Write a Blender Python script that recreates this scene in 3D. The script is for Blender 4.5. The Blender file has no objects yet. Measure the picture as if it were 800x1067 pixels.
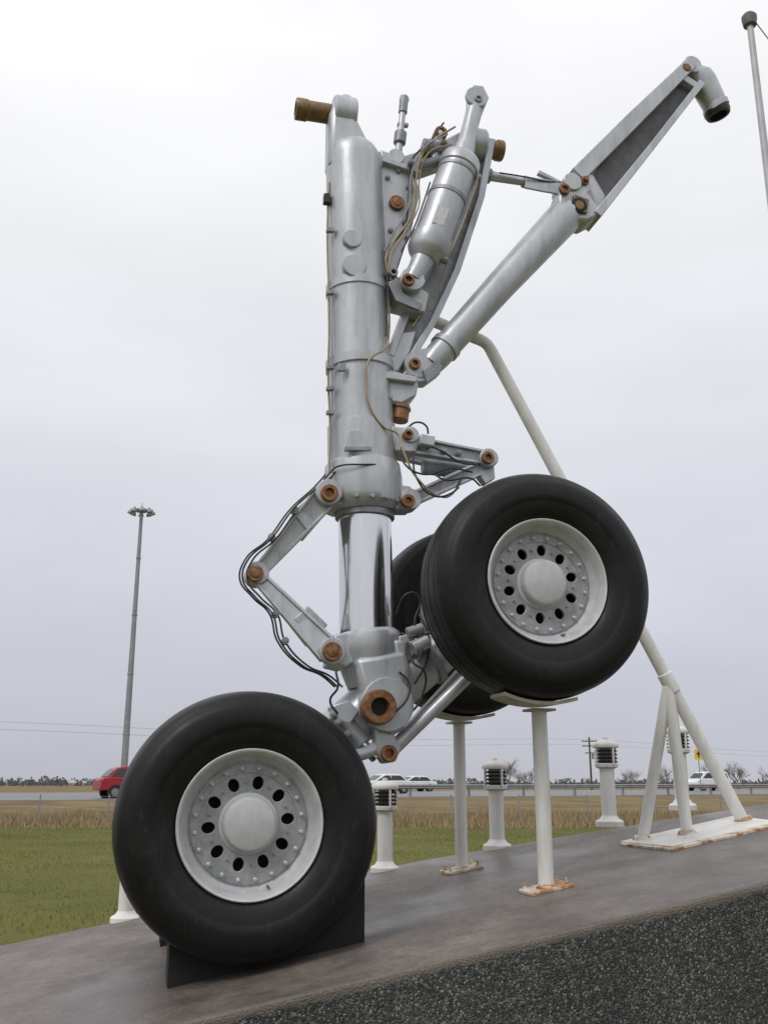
import bpy, bmesh, math, random
import numpy as np
from mathutils import Vector, Matrix
random.seed(7); rng=np.random.default_rng(7)
scene=bpy.context.scene
CAMZ=1.35
# ---------------------------------------------------------------- survey of the photo (single-view photogrammetry)
F=1020.0; PITCH=math.radians(15.45); SP,CP=math.sin(PITCH),math.cos(PITCH)
AZ=math.radians(14.0)
U=Vector((math.cos(AZ),math.sin(AZ),0)); W=Vector((math.sin(AZ),-math.cos(AZ),0)); Z=Vector((0,0,1))
M0=Vector((-0.755,5.03,0))
def ray(x,y):
    cx=(x-400)/F; cy=(533.5-y)/F
    return Vector((cx,CP-cy*SP,SP+cy*CP))
def Qt(x,y,w):
    d=ray(x,y); return (M0.dot(W)+w)/d.dot(W), d
def Q(x,y,w=0.0):
    t,d=Qt(x,y,w); return d*t+Vector((0,0,CAMZ))
def S(x,y,w=0.0): return Qt(x,y,w)[0]/F
RA,RB,RC=-.885+CAMZ,.1728,.0504
def rampz(x,y): return RA+RB*x+RC*y
def Rp(x,y):
    d=ray(x,y); t=(RA-CAMZ)/(d.z-RB*d.x-RC*d.y); return d*t+Vector((0,0,CAMZ))
# ---------------------------------------------------------------- materials
def new_mat(name):
    m=bpy.data.materials.new(name); m.use_nodes=True
    nt=m.node_tree; b=nt.nodes['Principled BSDF']; return m,nt,b
def noise(nt,scale,detail=6,rough=.6,vec=None,mapscale=None):
    n=nt.nodes.new('ShaderNodeTexNoise'); n.inputs['Scale'].default_value=scale
    n.inputs['Detail'].default_value=detail; n.inputs['Roughness'].default_value=rough
    tc=nt.nodes.new('ShaderNodeNewGeometry'); src=tc.outputs['Position']
    if mapscale:
        mp=nt.nodes.new('ShaderNodeMapping'); mp.inputs['Scale'].default_value=mapscale
        nt.links.new(src,mp.inputs['Vector']); src=mp.outputs['Vector']
    nt.links.new(src,n.inputs['Vector']); return n
def ramp(nt,src,stops):
    r=nt.nodes.new('ShaderNodeValToRGB'); e=r.color_ramp.elements
    while len(e)<len(stops): e.new(.5)
    for i,(p,c) in enumerate(stops):
        e[i].position=p; e[i].color=(c[0],c[1],c[2],1) if hasattr(c,'__len__') else (c,c,c,1)
    nt.links.new(src,r.inputs['Fac']); return r
def mixc(nt,fac,a,b,mode='MIX'):
    m=nt.nodes.new('ShaderNodeMix'); m.data_type='RGBA'; m.blend_type=mode
    if isinstance(fac,(int,float)): m.inputs[0].default_value=fac
    else: nt.links.new(fac,m.inputs[0])
    for s,v in ((6,a),(7,b)):
        if hasattr(v,'links'): nt.links.new(v,m.inputs[s])
        else: m.inputs[s].default_value=(v[0],v[1],v[2],1)
    return m.outputs[2]
def bump(nt,b,src,strength,dist):
    n=nt.nodes.new('ShaderNodeBump'); n.inputs['Strength'].default_value=strength; n.inputs['Distance'].default_value=dist
    nt.links.new(src,n.inputs['Height']); nt.links.new(n.outputs[0],b.inputs['Normal'])
def pbr(name,c0,c1,rough=.5,metal=0,scale=6,bs=.1,bd=.002,bscale=120,r2=None,mapscale=None,lo=.35,hi=.7,grime=None):
    m,nt,b=new_mat(name)
    n=noise(nt,scale,8,.65,mapscale=mapscale); r=ramp(nt,n.outputs['Fac'],[(lo,c0),(hi,c1)]); col=r.outputs[0]
    if grime:
        g1=ramp(nt,noise(nt,22,6,.7,mapscale=(1,1,.12)).outputs['Fac'],[(.34,grime[0]),(.52,1.0)])
        g2=ramp(nt,noise(nt,70,4,.7).outputs['Fac'],[(.27,grime[1]),(.36,1.0)])
        col=mixc(nt,1.0,col,g1.outputs[0],'MULTIPLY'); col=mixc(nt,1.0,col,g2.outputs[0],'MULTIPLY')
    nt.links.new(col,b.inputs['Base Color'])
    b.inputs['Roughness'].default_value=rough; b.inputs['Metallic'].default_value=metal
    if r2 is not None:
        n3=noise(nt,scale*1.7,6); rr=ramp(nt,n3.outputs['Fac'],[(.3,rough),(.7,r2)]); nt.links.new(rr.outputs[0],b.inputs['Roughness'])
    if bs>0:
        n2=noise(nt,bscale,4); bump(nt,b,n2.outputs['Fac'],bs,bd)
    return m
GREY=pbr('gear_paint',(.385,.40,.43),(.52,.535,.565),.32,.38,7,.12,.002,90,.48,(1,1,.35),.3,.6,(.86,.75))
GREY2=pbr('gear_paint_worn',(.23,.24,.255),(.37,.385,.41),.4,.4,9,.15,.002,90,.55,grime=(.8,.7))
DWEB=pbr('dark_grey_painted_shade',(.09,.09,.095),(.17,.17,.18),.6,0,9)  # shade of the stay beam web put into its colour; plain dark on flagpole truck
WHITE=pbr('white_paint',(.60,.59,.55),(.78,.77,.74),.45,0,5,.1,.002,60,.6,(1,1,.3),.3,.55,(.88,.7))
RIMW=pbr('rim_paint',(.50,.505,.515),(.64,.645,.655),.36,.2,14,.08,.001,150,.5,grime=(.9,.7))
WEBM=pbr('wheel_web_paint',(.27,.275,.285),(.41,.415,.43),.4,.25,18,.08,.001,150,.55,grime=(.85,.6))
HUBM=pbr('hub_cap_paint',(.46,.465,.475),(.54,.545,.555),.4,.1,20,.1,.001,120,.5,grime=(.93,.75))
BRASS=pbr('bushing_bronze',(.15,.065,.03),(.38,.20,.10),.40,.5,40,.2,.001,200,.6)
BRASSD=pbr('bronze_dark',(.17,.10,.045),(.29,.19,.10),.42,.45,30)
CHROME=pbr('chrome',(.70,.70,.71),(.80,.80,.80),.13,1,4,.04,.0006,200,.22,(1,1,.2))
BLACK=pbr('black_hose',(.012,.012,.013),(.03,.03,.032),.45,0,20)
DARK=pbr('dark_void',(.008,.008,.008),(.02,.02,.02),.7,0,20,0)
TAN=pbr('tan_pipe',(.30,.22,.12),(.42,.34,.22),.45,.2,20)
RUST=pbr('rusty_plate',(.38,.19,.07),(.72,.66,.55),.7,0,14,.2,.002,80,lo=.42,hi=.56)
CHOCK=pbr('chock_black',(.005,.005,.005),(.012,.012,.012),.75,0,20)
GALV=pbr('galvanised',(.22,.24,.25),(.32,.34,.35),.5,.3,2)
GLASS=pbr('dark_glass',(.012,.014,.018),(.03,.033,.04),.12,0,3,0)
# tyre
TIRE,nt,b=new_mat('tire_rubber')
n=noise(nt,9,8,.7); r=ramp(nt,n.outputs['Fac'],[(.3,(.0045,.0045,.005)),(.6,(.0095,.0095,.010)),(.8,(.026,.025,.023))])
sm1=ramp(nt,noise(nt,38,6,.75,mapscale=(1,1,.35)).outputs['Fac'],[(.56,0.0),(.74,.55)])
tcx=mixc(nt,sm1.outputs[0],r.outputs[0],(.045,.041,.036))
nt.links.new(tcx,b.inputs['Base Color'])
rr=ramp(nt,noise(nt,5,5).outputs['Fac'],[(.3,.34),(.7,.56)]); nt.links.new(rr.outputs[0],b.inputs['Roughness'])
b.inputs['Specular IOR Level'].default_value=.30
bump(nt,b,noise(nt,160,4).outputs['Fac'],.15,.002)
# ---------------------------------------------------------------- object helpers
def empty(name,loc=(0,0,0)):
    e=bpy.data.objects.new(name,None); e.location=loc; scene.collection.objects.link(e); return e
def parent(o,p):
    if p is not None:
        o.parent=p; o.matrix_parent_inverse=Matrix.Translation(p.location).inverted()
def mk(name,verts,faces,mat,par=None,smooth=True,bevel=0,ang=35):
    me=bpy.data.meshes.new(name); me.from_pydata([tuple(v) for v in verts],[],faces); me.update()
    bm=bmesh.new(); bm.from_mesh(me); bmesh.ops.recalc_face_normals(bm,faces=bm.faces)
    for f in bm.faces: f.smooth=smooth
    bm.to_mesh(me); bm.free()
    if smooth: me.set_sharp_from_angle(angle=math.radians(ang))
    for m in (mat if isinstance(mat,(list,tuple)) else [mat]): me.materials.append(m)
    o=bpy.data.objects.new(name,me); scene.collection.objects.link(o)
    if bevel:
        md=o.modifiers.new('b','BEVEL'); md.width=bevel; md.segments=2; md.limit_method='ANGLE'; md.angle_limit=math.radians(40)
    parent(o,par); return o
def basis(a):
    a=a.normalized(); t=Vector((0,0,1)) if abs(a.z)<.9 else Vector((1,0,0))
    x=a.cross(t).normalized(); y=a.cross(x).normalized(); return a,x,y
def lathe(name,org,axis,prof,mat,par=None,seg=48,ang=35,cap=True):
    a,x,y=basis(axis); vs=[];fs=[];n=len(prof)
    for h,r in prof:
        for k in range(seg):
            t=2*math.pi*k/seg; vs.append(org+a*h+(x*math.cos(t)+y*math.sin(t))*max(r,1e-5))
    for i in range(n-1):
        for k in range(seg):
            k2=(k+1)%seg; fs.append((i*seg+k,i*seg+k2,(i+1)*seg+k2,(i+1)*seg+k))
    if cap:
        fs.append(tuple(range(seg))); fs.append(tuple((n-1)*seg+k for k in range(seg)))
    return mk(name,vs,fs,mat,par,ang=ang)
def tube(name,p0,p1,r0,r1,mat,par=None,seg=32,edge=None):
    L=(p1-p0).length; e=edge if edge is not None else min(r0,r1)*.12
    return lathe(name,p0,p1-p0,[(0,r0-e),(e,r0),(L-e,r1),(L,r1-e)],mat,par,seg)
def T(name,a,b,r0,r1,mat,par=None,seg=32):
    p=Q(*a);q=Q(*b)
    return tube(name,p,q,r0*S(*a),r1*S(*b),mat,par,seg)
def stations(name,pts,w,mat,par=None,seg=64):
    ps=[Q(x,y,w) for x,y,r in pts]; rs=[r*S(x,y,w) for x,y,r in pts]
    a,x,y=basis(ps[-1]-ps[0]); vs=[];fs=[];n=len(ps)
    for p,r in zip(ps,rs):
        for k in range(seg):
            t=2*math.pi*k/seg; vs.append(p+(x*math.cos(t)+y*math.sin(t))*r)
    for i in range(n-1):
        for k in range(seg):
            k2=(k+1)%seg; fs.append((i*seg+k,i*seg+k2,(i+1)*seg+k2,(i+1)*seg+k))
    fs.append(tuple(range(seg))); fs.append(tuple((n-1)*seg+k for k in range(seg)))
    return mk(name,vs,fs,mat,par)
def plate(name,pts,w,th,mat,par=None,bevel=.006):
    base=[Q(x,y,w) for x,y in pts]; n=len(base)
    vs=[p+W*th/2 for p in base]+[p-W*th/2 for p in base]
    fs=[tuple(range(n)),tuple(range(2*n-1,n-1,-1))]+[(i,(i+1)%n,n+(i+1)%n,n+i) for i in range(n)]
    return mk(name,vs,fs,mat,par,bevel=bevel)
def bbeam(name,p0,p1,h0,h1,t0,t1,mat,par=None,bevel=.006,td=None):
    a=(p1-p0).normalized(); td=td or W; t=(td-a*td.dot(a)).normalized(); h=a.cross(t).normalized()
    vs=[]
    for p,hh,tt in ((p0,h0,t0),(p1,h1,t1)):
        for s,u in ((-1,-1),(1,-1),(1,1),(-1,1)): vs.append(p+h*s*hh/2+t*u*tt/2)
    fs=[(0,1,2,3),(4,5,6,7),(0,1,5,4),(1,2,6,5),(2,3,7,6),(3,0,4,7)]
    return mk(name,vs,fs,mat,par,bevel=bevel)
def ibeam(name,a,b,h0,h1,t0,t1,mat,par,webm=None):
    p,q=Q(*a),Q(*b); s0,s1=S(*a),S(*b); H0,H1=h0*s0,h1*s1
    ax=(q-p).normalized(); h=ax.cross((W-ax*W.dot(ax)).normalized()).normalized(); f=.012
    for s in (-1,1):
        bbeam(name+'_flange',p+h*s*(H0/2-f/2),q+h*s*(H1/2-f/2),f+.004,f+.004,t0,t1,mat,par,.003)
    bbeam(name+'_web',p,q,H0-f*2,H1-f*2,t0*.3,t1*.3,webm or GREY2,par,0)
def box(name,c,sx,sy,sz,mat,par=None,bevel=0,X=Vector((1,0,0)),Y=Vector((0,1,0)),Zv=Vector((0,0,1))):
    vs=[c+X*(i*sx/2)+Y*(j*sy/2)+Zv*(k*sz/2) for k in (-1,1) for i,j in ((-1,-1),(1,-1),(1,1),(-1,1))]
    fs=[(0,1,2,3),(4,5,6,7),(0,1,5,4),(1,2,6,5),(2,3,7,6),(3,0,4,7)]
    return mk(name,vs,fs,mat,par,bevel=bevel)
def hose(name,pts,r,mat,par=None,world=False):
    ps=[Vector(p) if world else Q(*p) for p in pts]
    cu=bpy.data.curves.new(name,'CURVE'); cu.dimensions='3D'; cu.bevel_depth=r; cu.bevel_resolution=3; cu.resolution_u=8
    sp=cu.splines.new('BEZIER'); sp.bezier_points.add(len(ps)-1)
    for bp,p in zip(sp.bezier_points,ps):
        bp.co=p; bp.handle_left_type=bp.handle_right_type='AUTO'
    tmp=bpy.data.objects.new(name+'_c',cu); scene.collection.objects.link(tmp)
    bpy.context.view_layer.update()
    me=bpy.data.meshes.new_from_object(tmp.evaluated_get(bpy.context.evaluated_depsgraph_get()))
    bpy.data.objects.remove(tmp)
    me.materials.clear(); me.materials.append(mat)
    for p in me.polygons: p.use_smooth=True
    o=bpy.data.objects.new(name,me); scene.collection.objects.link(o); parent(o,par); return o
def pin(x,y,w,r,par,depth=.03,hole=True,axis=None,mat=None,name='bushing'):
    c=Q(x,y,w); R=r*S(x,y,w); ax=axis or W
    prof=[(-depth,R),(depth*.8,R),(depth,R*.93)]
    if hole: prof+=[(depth,R*.55),(depth*.6,R*.5),(-depth*.2,R*.5),(-depth*.2,R*.01)]
    else: prof+=[(depth,R*.6),(depth*1.25,R*.55),(depth*1.3,R*.5),(depth*1.3,.001)]
    lathe(name,c,ax,prof,mat or BRASS,par,32)
def eye(x,y,w,r,th,par,mat=None,name='lug_eye'):
    c=Q(x,y,w); R=r*S(x,y,w)
    lathe(name,c-W*th/2,W,[(0,R-.005),(.005,R),(th-.005,R),(th,R-.005)],mat or GREY,par,36)
# ---------------------------------------------------------------- landing gear
G=empty('aircraft_landing_gear',Q(394,737,0))
stations('main_cylinder',[(366.5,150,14),(366.5,154,21),(366.8,158,25),(367.5,164,28),(368.5,172,29),(371,250,30),(372,299,30.5),(372,300,32.5),(372,308,32.5),(372,309,31),
   (374.5,378,32),(374.5,379,35.5),(375,388,35.5),(375,389,33),(376.5,445,34),(376.5,446,35.5),(377,470,36),(377.5,484,36),(377.5,487,39),(378,500,41),(379,522,41),(379.5,528,40),(379.5,535,33)],0,GREY,G)
stations('cylinder_bottom_seal',[(380,530,31),(380,541,31),(380,542,28)],0,GREY2,G)
stations('chrome_piston',[(380,538,27.5),(381,600,28),(382,664,28.5)],0,CHROME,G,96)
plate('head_forging',[(340,180),(341,125),(346,110),(358,103),(368,110),(371,134),(380,152),(396,168),(398,182)],0,.17,GREY,G,.045)
c=Q(358,121,0); s=S(358,121)
lathe('trunnion_lug',c-U*.07,U,[(0,.105),(.01,.115),(.13,.115),(.14,.105)],GREY,G)
def trunnion(xc,yc,du0,du1,nm):
    c=Q(xc,yc,0)
    lathe(nm,c,U*(1 if du1>du0 else -1),[(0,.060),(abs(du1-du0)*.7,.060),(abs(du1-du0)*.72,.066),(abs(du1-du0)-.006,.066),(abs(du1-du0),.062),(abs(du1-du0),.046),(abs(du1-du0)-.12,.044),(abs(du1-du0)-.12,.001)],BRASSD,G)
trunnion(350,120,0,-.25,'trunnion_pin')
trunnion(500,154,0,.15,'trunnion_pin')
c=Q(493,152,0)
lathe('trunnion_lug',c-U*.04,U,[(0,.095),(.01,.108),(.10,.108),(.11,.1)],GREY,G)
plate('upper_web',[(392,164),(412,172),(428,180),(434,205),(424,250),(408,298),(396,304)],0,.07,GREY,G,.01)
plate('upper_web_rib',[(394,166),(428,179),(430,184),(394,172)],.02,.10,GREY,G,.004)
plate('upper_web_rib',[(430,182),(435,206),(425,251),(420,250),(430,206),(426,184)],.02,.09,GREY,G,.004)
plate('upper_cross_arm',[(394,160),(415,168),(440,160),(480,140),(492,138),(498,160),(470,172),(430,186),(396,182)],-.08,.10,GREY,G,.012)
def strip(name,pts,wd,w,th,mat,par):
    L=[];R=[]
    for i,(x,y) in enumerate(pts):
        x0,y0=pts[max(i-1,0)];x1,y1=pts[min(i+1,len(pts)-1)]
        dx,dy=x1-x0,y1-y0; l=math.hypot(dx,dy); nx,ny=-dy/l,dx/l
        ww=wd if not hasattr(wd,'__len__') else wd[i]
        L.append((x+nx*ww/2,y+ny*ww/2)); R.append((x-nx*ww/2,y-ny*ww/2))
    plate(name,L+R[::-1],w,th,mat,par,.004)
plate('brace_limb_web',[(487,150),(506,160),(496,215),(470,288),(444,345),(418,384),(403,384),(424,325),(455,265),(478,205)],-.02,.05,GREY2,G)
strip('brace_limb_flange',[(508,152),(505,170),(497,212),(472,288),(447,342),(420,386)],7,-.02,.16,GREY,G)
strip('brace_limb_flange',[(484,160),(478,205),(454,265),(424,322),(404,376)],7,-.02,.16,GREY,G)
plate('brace_limb_foot',[(384,382),(400,368),(412,352),(430,350),(424,372),(412,392),(390,398)],-.02,.15,GREY,G,.01)
pin(413,212,.04,8,G,.02,False)
for (x,y) in [(404,185),(407,240),(402,270),(425,195),(415,178),(421,232)]: pin(x,y,.04,2.6,G,.012,False,mat=GREY2,name='bolt')
def strutdisc(x,y,r,mat=GREY):
    p=Q(x,y,.165); R=r*S(x,y,.165)
    lathe('cover_disc',p-W*.03,W,[(0,R),(.036,R),(.042,R*.94),(.044,.001)],mat,G,40)
strutdisc(367,249,10); strutdisc(369,277,12.5)
plate('data_plate',[(362,449),(384,449),(384,468),(362,468)],.18,.02,GREY,G,.003)
plate('data_plate_edge',[(359,466),(386,466),(386,470),(359,470)],.185,.03,GREY2,G,.002)
for y,xx in ((383,352),):
    plate('clamp_block',[(xx,y-4),(xx+8,y-4),(xx+8,y+4),(xx,y+4)],.165,.02,GREY2,G,.004)
T('upright_rod',(414,168,.02),(420,112,.02),4,3.2,GREY,G,20)
T('upright_rod_nut',(416,150,.02),(417.5,138,.02),6.5,6.5,GREY2,G,12)
T('upright_rod_end',(419.5,118,.02),(421,101,.02),4.6,4.6,GREY2,G,16)
eye(421,104,.02,5,.03,G); eye(412,165,.02,9,.05,G)
bbeam('upright_rod_tab',Q(414,130,.02),Q(425,131,.02),.02,.02,.03,.03,GREY2,G,.003)
pin(458,141,.03,7,G,.04,True); pin(449,152,.03,4,G,.04,False)
T('valve_body',(440,152,.05),(470,158,.05),8,7,GREY2,G,24)
T('valve_body',(452,170,.04),(458,138,.04),5,5,GREY,G,20)
T('valve_body',(438,172,.08),(462,166,.08),5,5,GREY2,G,20)
for x,y in ((442,158),(462,150),(468,164),(434,180),(428,170)): pin(x,y,.09,3.2,G,.02,False,mat=BRASSD if (x+y)%3==0 else GREY2,name='pipe_union')
plate('valve_bracket',[(436,155),(446,146),(470,150),(474,168),(450,178),(436,172)],-.01,.05,GREY,G)
wA=.14
stations('actuator_body',[(481,163,13),(480,167,20),(479,170,21.5),(477,177,21.5),(476.5,178,20),(450,249,20),(449.5,250,21.5),(445,262,21.5),(443.5,266,19),(441.5,272,13)],wA,GREY,G,48)
stations('actuator_band',[(466,206,20.8),(464.7,209.5,20.8)],wA,GREY2,G,48)
stations('actuator_band',[(475.5,180.5,20.8),(474.6,183,20.8)],wA,GREY2,G,48)
stations('actuator_neck',[(480,168,12),(484,155,11),(486,148,9),(494,112,8)],wA,GREY,G)
plate('actuator_label',[(456,214),(468,218),(462,236),(450,232)],wA+.108,.012,RIMW,G,.002)
T('actuator_pipe',(497,184,wA+.03),(462,274,wA+.03),2.4,2.4,GREY2,G,12)
T('actuator_port',(490,182,wA+.03),(500,186,wA+.03),4,4,GREY2,G,12); T('actuator_port',(456,268,wA+.03),(466,272,wA+.03),4,4,GREY2,G,12)
eye(496,102,wA+.03,12,.03,G); eye(496,102,wA-.03,12,.03,G)
plate('actuator_clevis',[(484,140),(487,98),(492,91),(502,92),(508,104),(500,124),(494,146)],wA,.05,GREY,G,.006)
pin(498,103,wA+.045,4,G,.012,True,mat=GREY2,name='bolt')
stations('actuator_foot',[(443,266,13),(436,280,11),(429,292,10)],wA,GREY,G)
eye(428,294,wA,13,.09,G); pin(425,292,wA+.05,6.5,G,.02,True)
plate('actuator_bracket',[(410,292),(430,302),(444,310),(440,330),(424,328),(410,316),(400,300)],.06,.12,GREY,G,.008)
plate('actuator_bracket_rib',[(404,296),(414,290),(420,306),(440,318),(436,324),(412,314)],.135,.02,GREY2,G,.004)
pin(408,287,.1,5,G,.05,True,mat=GREY2,name='fitting')
for pts,r,m in [([(474,132,.1),(452,146,.12),(440,160,.13),(433,190,.1),(428,225,.1),(410,252,.1),(402,268,.12),(404,285,.12)],.0065,TAN),
 ([(470,150,.12),(446,160,.14),(437,185,.1),(436,215,.1),(420,245,.1),(406,270,.12),(407,292,.12)],.005,TAN),
 ([(466,140,.12),(442,154,.14),(429,180,.1),(425,215,.1),(408,246,.1),(400,262,.12)],.0045,GREY2),
 ([(462,128,.05),(446,150,.08),(430,165,.08),(426,200,.08),(420,240,.09),(403,262,.1),(404,300,.14),(402,350,.16)],.006,BLACK),
 ([(490,165,.18),(497,180,.2),(488,215,.2),(470,262,.2),(455,300,.1),(430,340,.08)],.005,TAN),
 ([(448,190,.16),(440,214,.18),(430,240,.18),(418,262,.16)],.005,BLACK),
 ([(343,190,.05),(341,240,.05),(343,330,.07),(342,400,.07),(344,445,.09),(343,492,.1)],.0055,TAN),
 ([(346,300,.1),(346,380,.1),(346,440,.1),(346,486,.12)],.004,GREY2),
 ([(404,300,.12),(405,350,.14),(402,362,.16),(384,376,.2),(382,400,.2),(384,420,.2),(400,445,.18),(414,452,.17),(420,470,.2),(436,500,.2),(462,518,.16),(478,508,.12)],.006,TAN),
 ]: hose('hydraulic_pipe',pts,r,m,G)
plate('pipe_clip',[(337,203),(343,203),(344,213),(337,212)],.06,.04,BLACK,G,.002)
for y in (240,305,383,405,430): 
    plate('pipe_clip',[(340,y-2),(348,y-2),(348,y+2),(340,y+2)],.1,.03,GREY2,G,.002)
# lock links
T('lock_link',(503,182,0),(548,190,0),5.5,4,GREY,G,20); T('lock_link',(548,190,0),(592,198,0),4,5.5,GREY,G,20)
for x,y,r in ((507,183,8),(548,190,6.5),(566,193,6),(580,196,7)): T('lock_link_nut',(x-4,y-1,0),(x+4,y+1,0),r,r,GREY2,G,10)
plate('lock_link_plate',[(548,184),(572,188),(592,194),(590,204),(566,200),(546,196)],.04,.015,GREY,G,.003)
hose('lock_spring',[(520,180,.05),(545,184,.06),(570,189,.05),(590,190,.04)],.005,BLACK,G)
bbeam('lock_link_tab',Q(560,180,0),Q(585,192,0),.03,.02,.03,.03,GREY,G,.004)
# side stay
eye(434,383,.03,15,.10,G); pin(432,379,.09,6,G,.015,True)
plate('stay_fork',[(424,376),(436,366),(452,364),(462,376),(456,392),(442,402),(428,402),(420,390)],.03,.09,GREY,G,.012)
plate('stay_fork_pad',[(440,386),(458,374),(458,390),(444,400)],.085,.03,GREY2,G,.004)
stations('side_stay_tube',[(447,381,13),(455,372,14.5),(520,299,16),(585,229,18.5),(592,222,17)],.02,GREY,G,48)
stations('side_stay_collar',[(462,364,16.5),(466,359.6,16.5)],.02,GREY,G,48)
plate('stay_knuckle',[(577,232),(576,212),(584,192),(594,184),(612,188),(626,212),(618,232),(606,238),(592,236)],.02,.17,GREY,G,.02)
eye(590,198,.02,10,.20,G); pin(588,197,.12,6,G,.012,True)
pin(603,214,.115,9,G,.01,True,mat=DARK); plate('knuckle_block',[(596,204),(612,210),(610,224),(596,222)],.10,.05,BRASSD,G,.006)
# upper stay beam
plate('stay_beam_web',[(604,196),(716,74),(722,98),(620,230),(606,232)],.02,.045,DWEB,G,.004)  # web coloured dark to stand for shade between the flanges
strip('stay_beam_flange',[(596,190),(655,131),(714,73)],(17,16,12),.02,.19,GREY,G)
strip('stay_beam_flange',[(616,231),(672,161),(724,94)],(9,7,7),.02,.19,GREY,G)
strip('stay_beam_rib',[(704,86),(722,98)],6,.02,.15,GREY,G)
strip('stay_beam_rib',[(606,206),(622,226)],6,.02,.17,GREY,G)
pin(603,196,.03,5,G,.09,False)
eye(716,74,.02,10,.15,G); pin(714,72,.10,5.5,G,.015,False)
stations('stay_end_elbow',[(722,76,11),(728,80,13.5),(733,88,14),(741,103,13),(744,109,12.5),(744.5,110,14),(746.5,115,14)],.02,GREY,G)
a0,a1=Q(745,112,.02),Q(750,125,.02); s=S(747,118,.02)
lathe('stay_end_seal',a0,a1-a0,[(0,13*s),(.04,13.5*s),(.065,12*s),(.065,9*s),(.01,8.5*s),(.01,.001)],BLACK,G)
lathe('stay_end_ball',Q(726,80,.02)-W*.06,W,[(0,.05),(.02,.07),(.1,.07),(.12,.05)],GREY,G)
# lower bracket for stay
plate('stay_bracket',[(380,384),(398,388),(424,396),(433,404),(430,418),(416,426),(400,424),(380,412)],.03,.15,GREY,G,.015)
plate('stay_bracket_top',[(382,392),(430,400),(428,406),(382,400)],.03,.22,GREY,G,.006)
T('stay_pin',(418,422,.05),(415.5,439,.05),9.5,9.5,BRASS,G); T('stay_pin_cap',(417.5,424,.05),(416.8,428,.05),11,11,BRASSD,G)
plate('stay_bracket_arm',[(418,392),(430,372),(440,380),(436,402),(424,408)],.03,.07,GREY,G,.008)
for x,y in ((392,396),(392,410),(406,414)): pin(x,y,.115,3,G,.012,False,mat=GREY2,name='bolt')
# right-hand linkage
ibeam('upper_arm',(418,462,.1),(507,478,.1),19,15,.05,.05,GREY,G)
eye(426,455,.1,9,.08,G); pin(425,453,.15,5.5,G,.015,True)
eye(507,479,.1,10,.09,G); pin(508,477,.155,6.5,G,.015,True)
ibeam('upper_arm',(410,470,-.12),(498,490,-.12),16,12,.05,.05,GREY,G)
plate('arm_root',[(404,448),(424,450),(436,462),(430,476),(408,474)],.06,.14,GREY,G,.01)
ibeam('lower_arm',(428,521,.1),(498,489,.1),14,14,.05,.04,GREY,G)
eye(426,522,.1,11,.1,G); pin(425,522,.155,7,G,.015,True)
plate('lower_arm_root',[(410,508),(424,510),(434,522),(426,534),(408,534)],.05,.14,GREY,G,.01)
plate('link_end',[(498,474),(512,474),(514,500),(504,506),(496,496)],.07,.06,GREY,G,.006)
T('damper',(440,486,.0),(486,492,.0),8,8,GREY2,G); T('damper_rod',(486,492,0),(506,494,0),4,4,CHROME,G,16)
bbeam('switch_box',Q(437,458,.17),Q(452,461,.17),.06,.06,.04,.04,GREY,G)
for x,y in ((462,470),(478,472),(446,464)): pin(x,y,.13,3,G,.015,False,mat=GREY2,name='bolt')
for pts in ([(418,466,.15),(422,484,.2),(440,494,.22),(470,488,.2),(492,492,.18)],[(430,470,.18),(434,498,.2),(450,516,.2),(470,514,.18),(480,500,.12)],
            [(440,462,.15),(460,470,.18),(480,482,.16),(496,484,.18)],[(424,446,.1),(434,440,.14),(444,444,.14),(446,452,.12)],[(452,494,.15),(464,500,.2),(488,498,.2),(500,506,.1)]):
    hose('flexible_hose',pts,.0055,BLACK,G)
for k in range(16):
    t=2*math.pi*k/16; p=Q(378.8,528,0); R=41*S(379,528); d=U*math.cos(t)+W*math.sin(t)
    lathe('collar_bolt',p+d*(R-.004),d,[(0,.011),(.012,.011),(.014,.008)],GREY2,G,8)
hose('safety_cable',[(344,492,.1),(352,486,.17),(378,484,.22),(404,486,.17),(414,492,.1)],.005,BLACK,G)
# torque links (left)
for sgn in (1,-1):
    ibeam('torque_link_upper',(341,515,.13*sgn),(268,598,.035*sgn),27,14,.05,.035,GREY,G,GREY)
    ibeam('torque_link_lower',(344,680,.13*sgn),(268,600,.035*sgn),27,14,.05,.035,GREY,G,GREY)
    eye(342,514,.15*sgn,14,.06,G); eye(346,679,.15*sgn,14,.06,G)
plate('torque_link_bridge',[(322,520),(338,537),(318,560),(304,543)],0,.22,GREY,G,.006)
plate('torque_link_bridge',[(322,672),(338,654),(318,634),(303,648)],0,.20,GREY,G,.006)
eye(267,599,0,12,.13,G)
pin(343,514,.19,9,G,.02,True); pin(266,598,.075,8.5,G,.02,False); pin(346,679,.19,10,G,.02,False)
plate('torque_lug',[(340,500),(356,496),(366,520),(352,534),(338,528)],0,.24,GREY,G,.01)
plate('torque_lug',[(344,664),(362,662),(368,690),(356,698),(340,694)],0,.24,GREY,G,.01)
for off,w in ((0,.16),(5,.12),(-3,.02)):
    hose('brake_hose',[(346+off,490,w),(330+off,508,w),(306+off,530,w),(282+off,562,w),(258+off,584,.08),(253+off,604,.08),(266+off,622,.1),(284+off,640,w),(292+off,668,w),(316+off,694,w),(338+off,704,w),(352+off,716,w)],.005,BLACK,G)
for x,y in ((306,532),(282,560),(286,640),(296,668)):
    pin(x+1,y,.13,4,G,.02,False,mat=GREY2,name='hose_clip')
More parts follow.
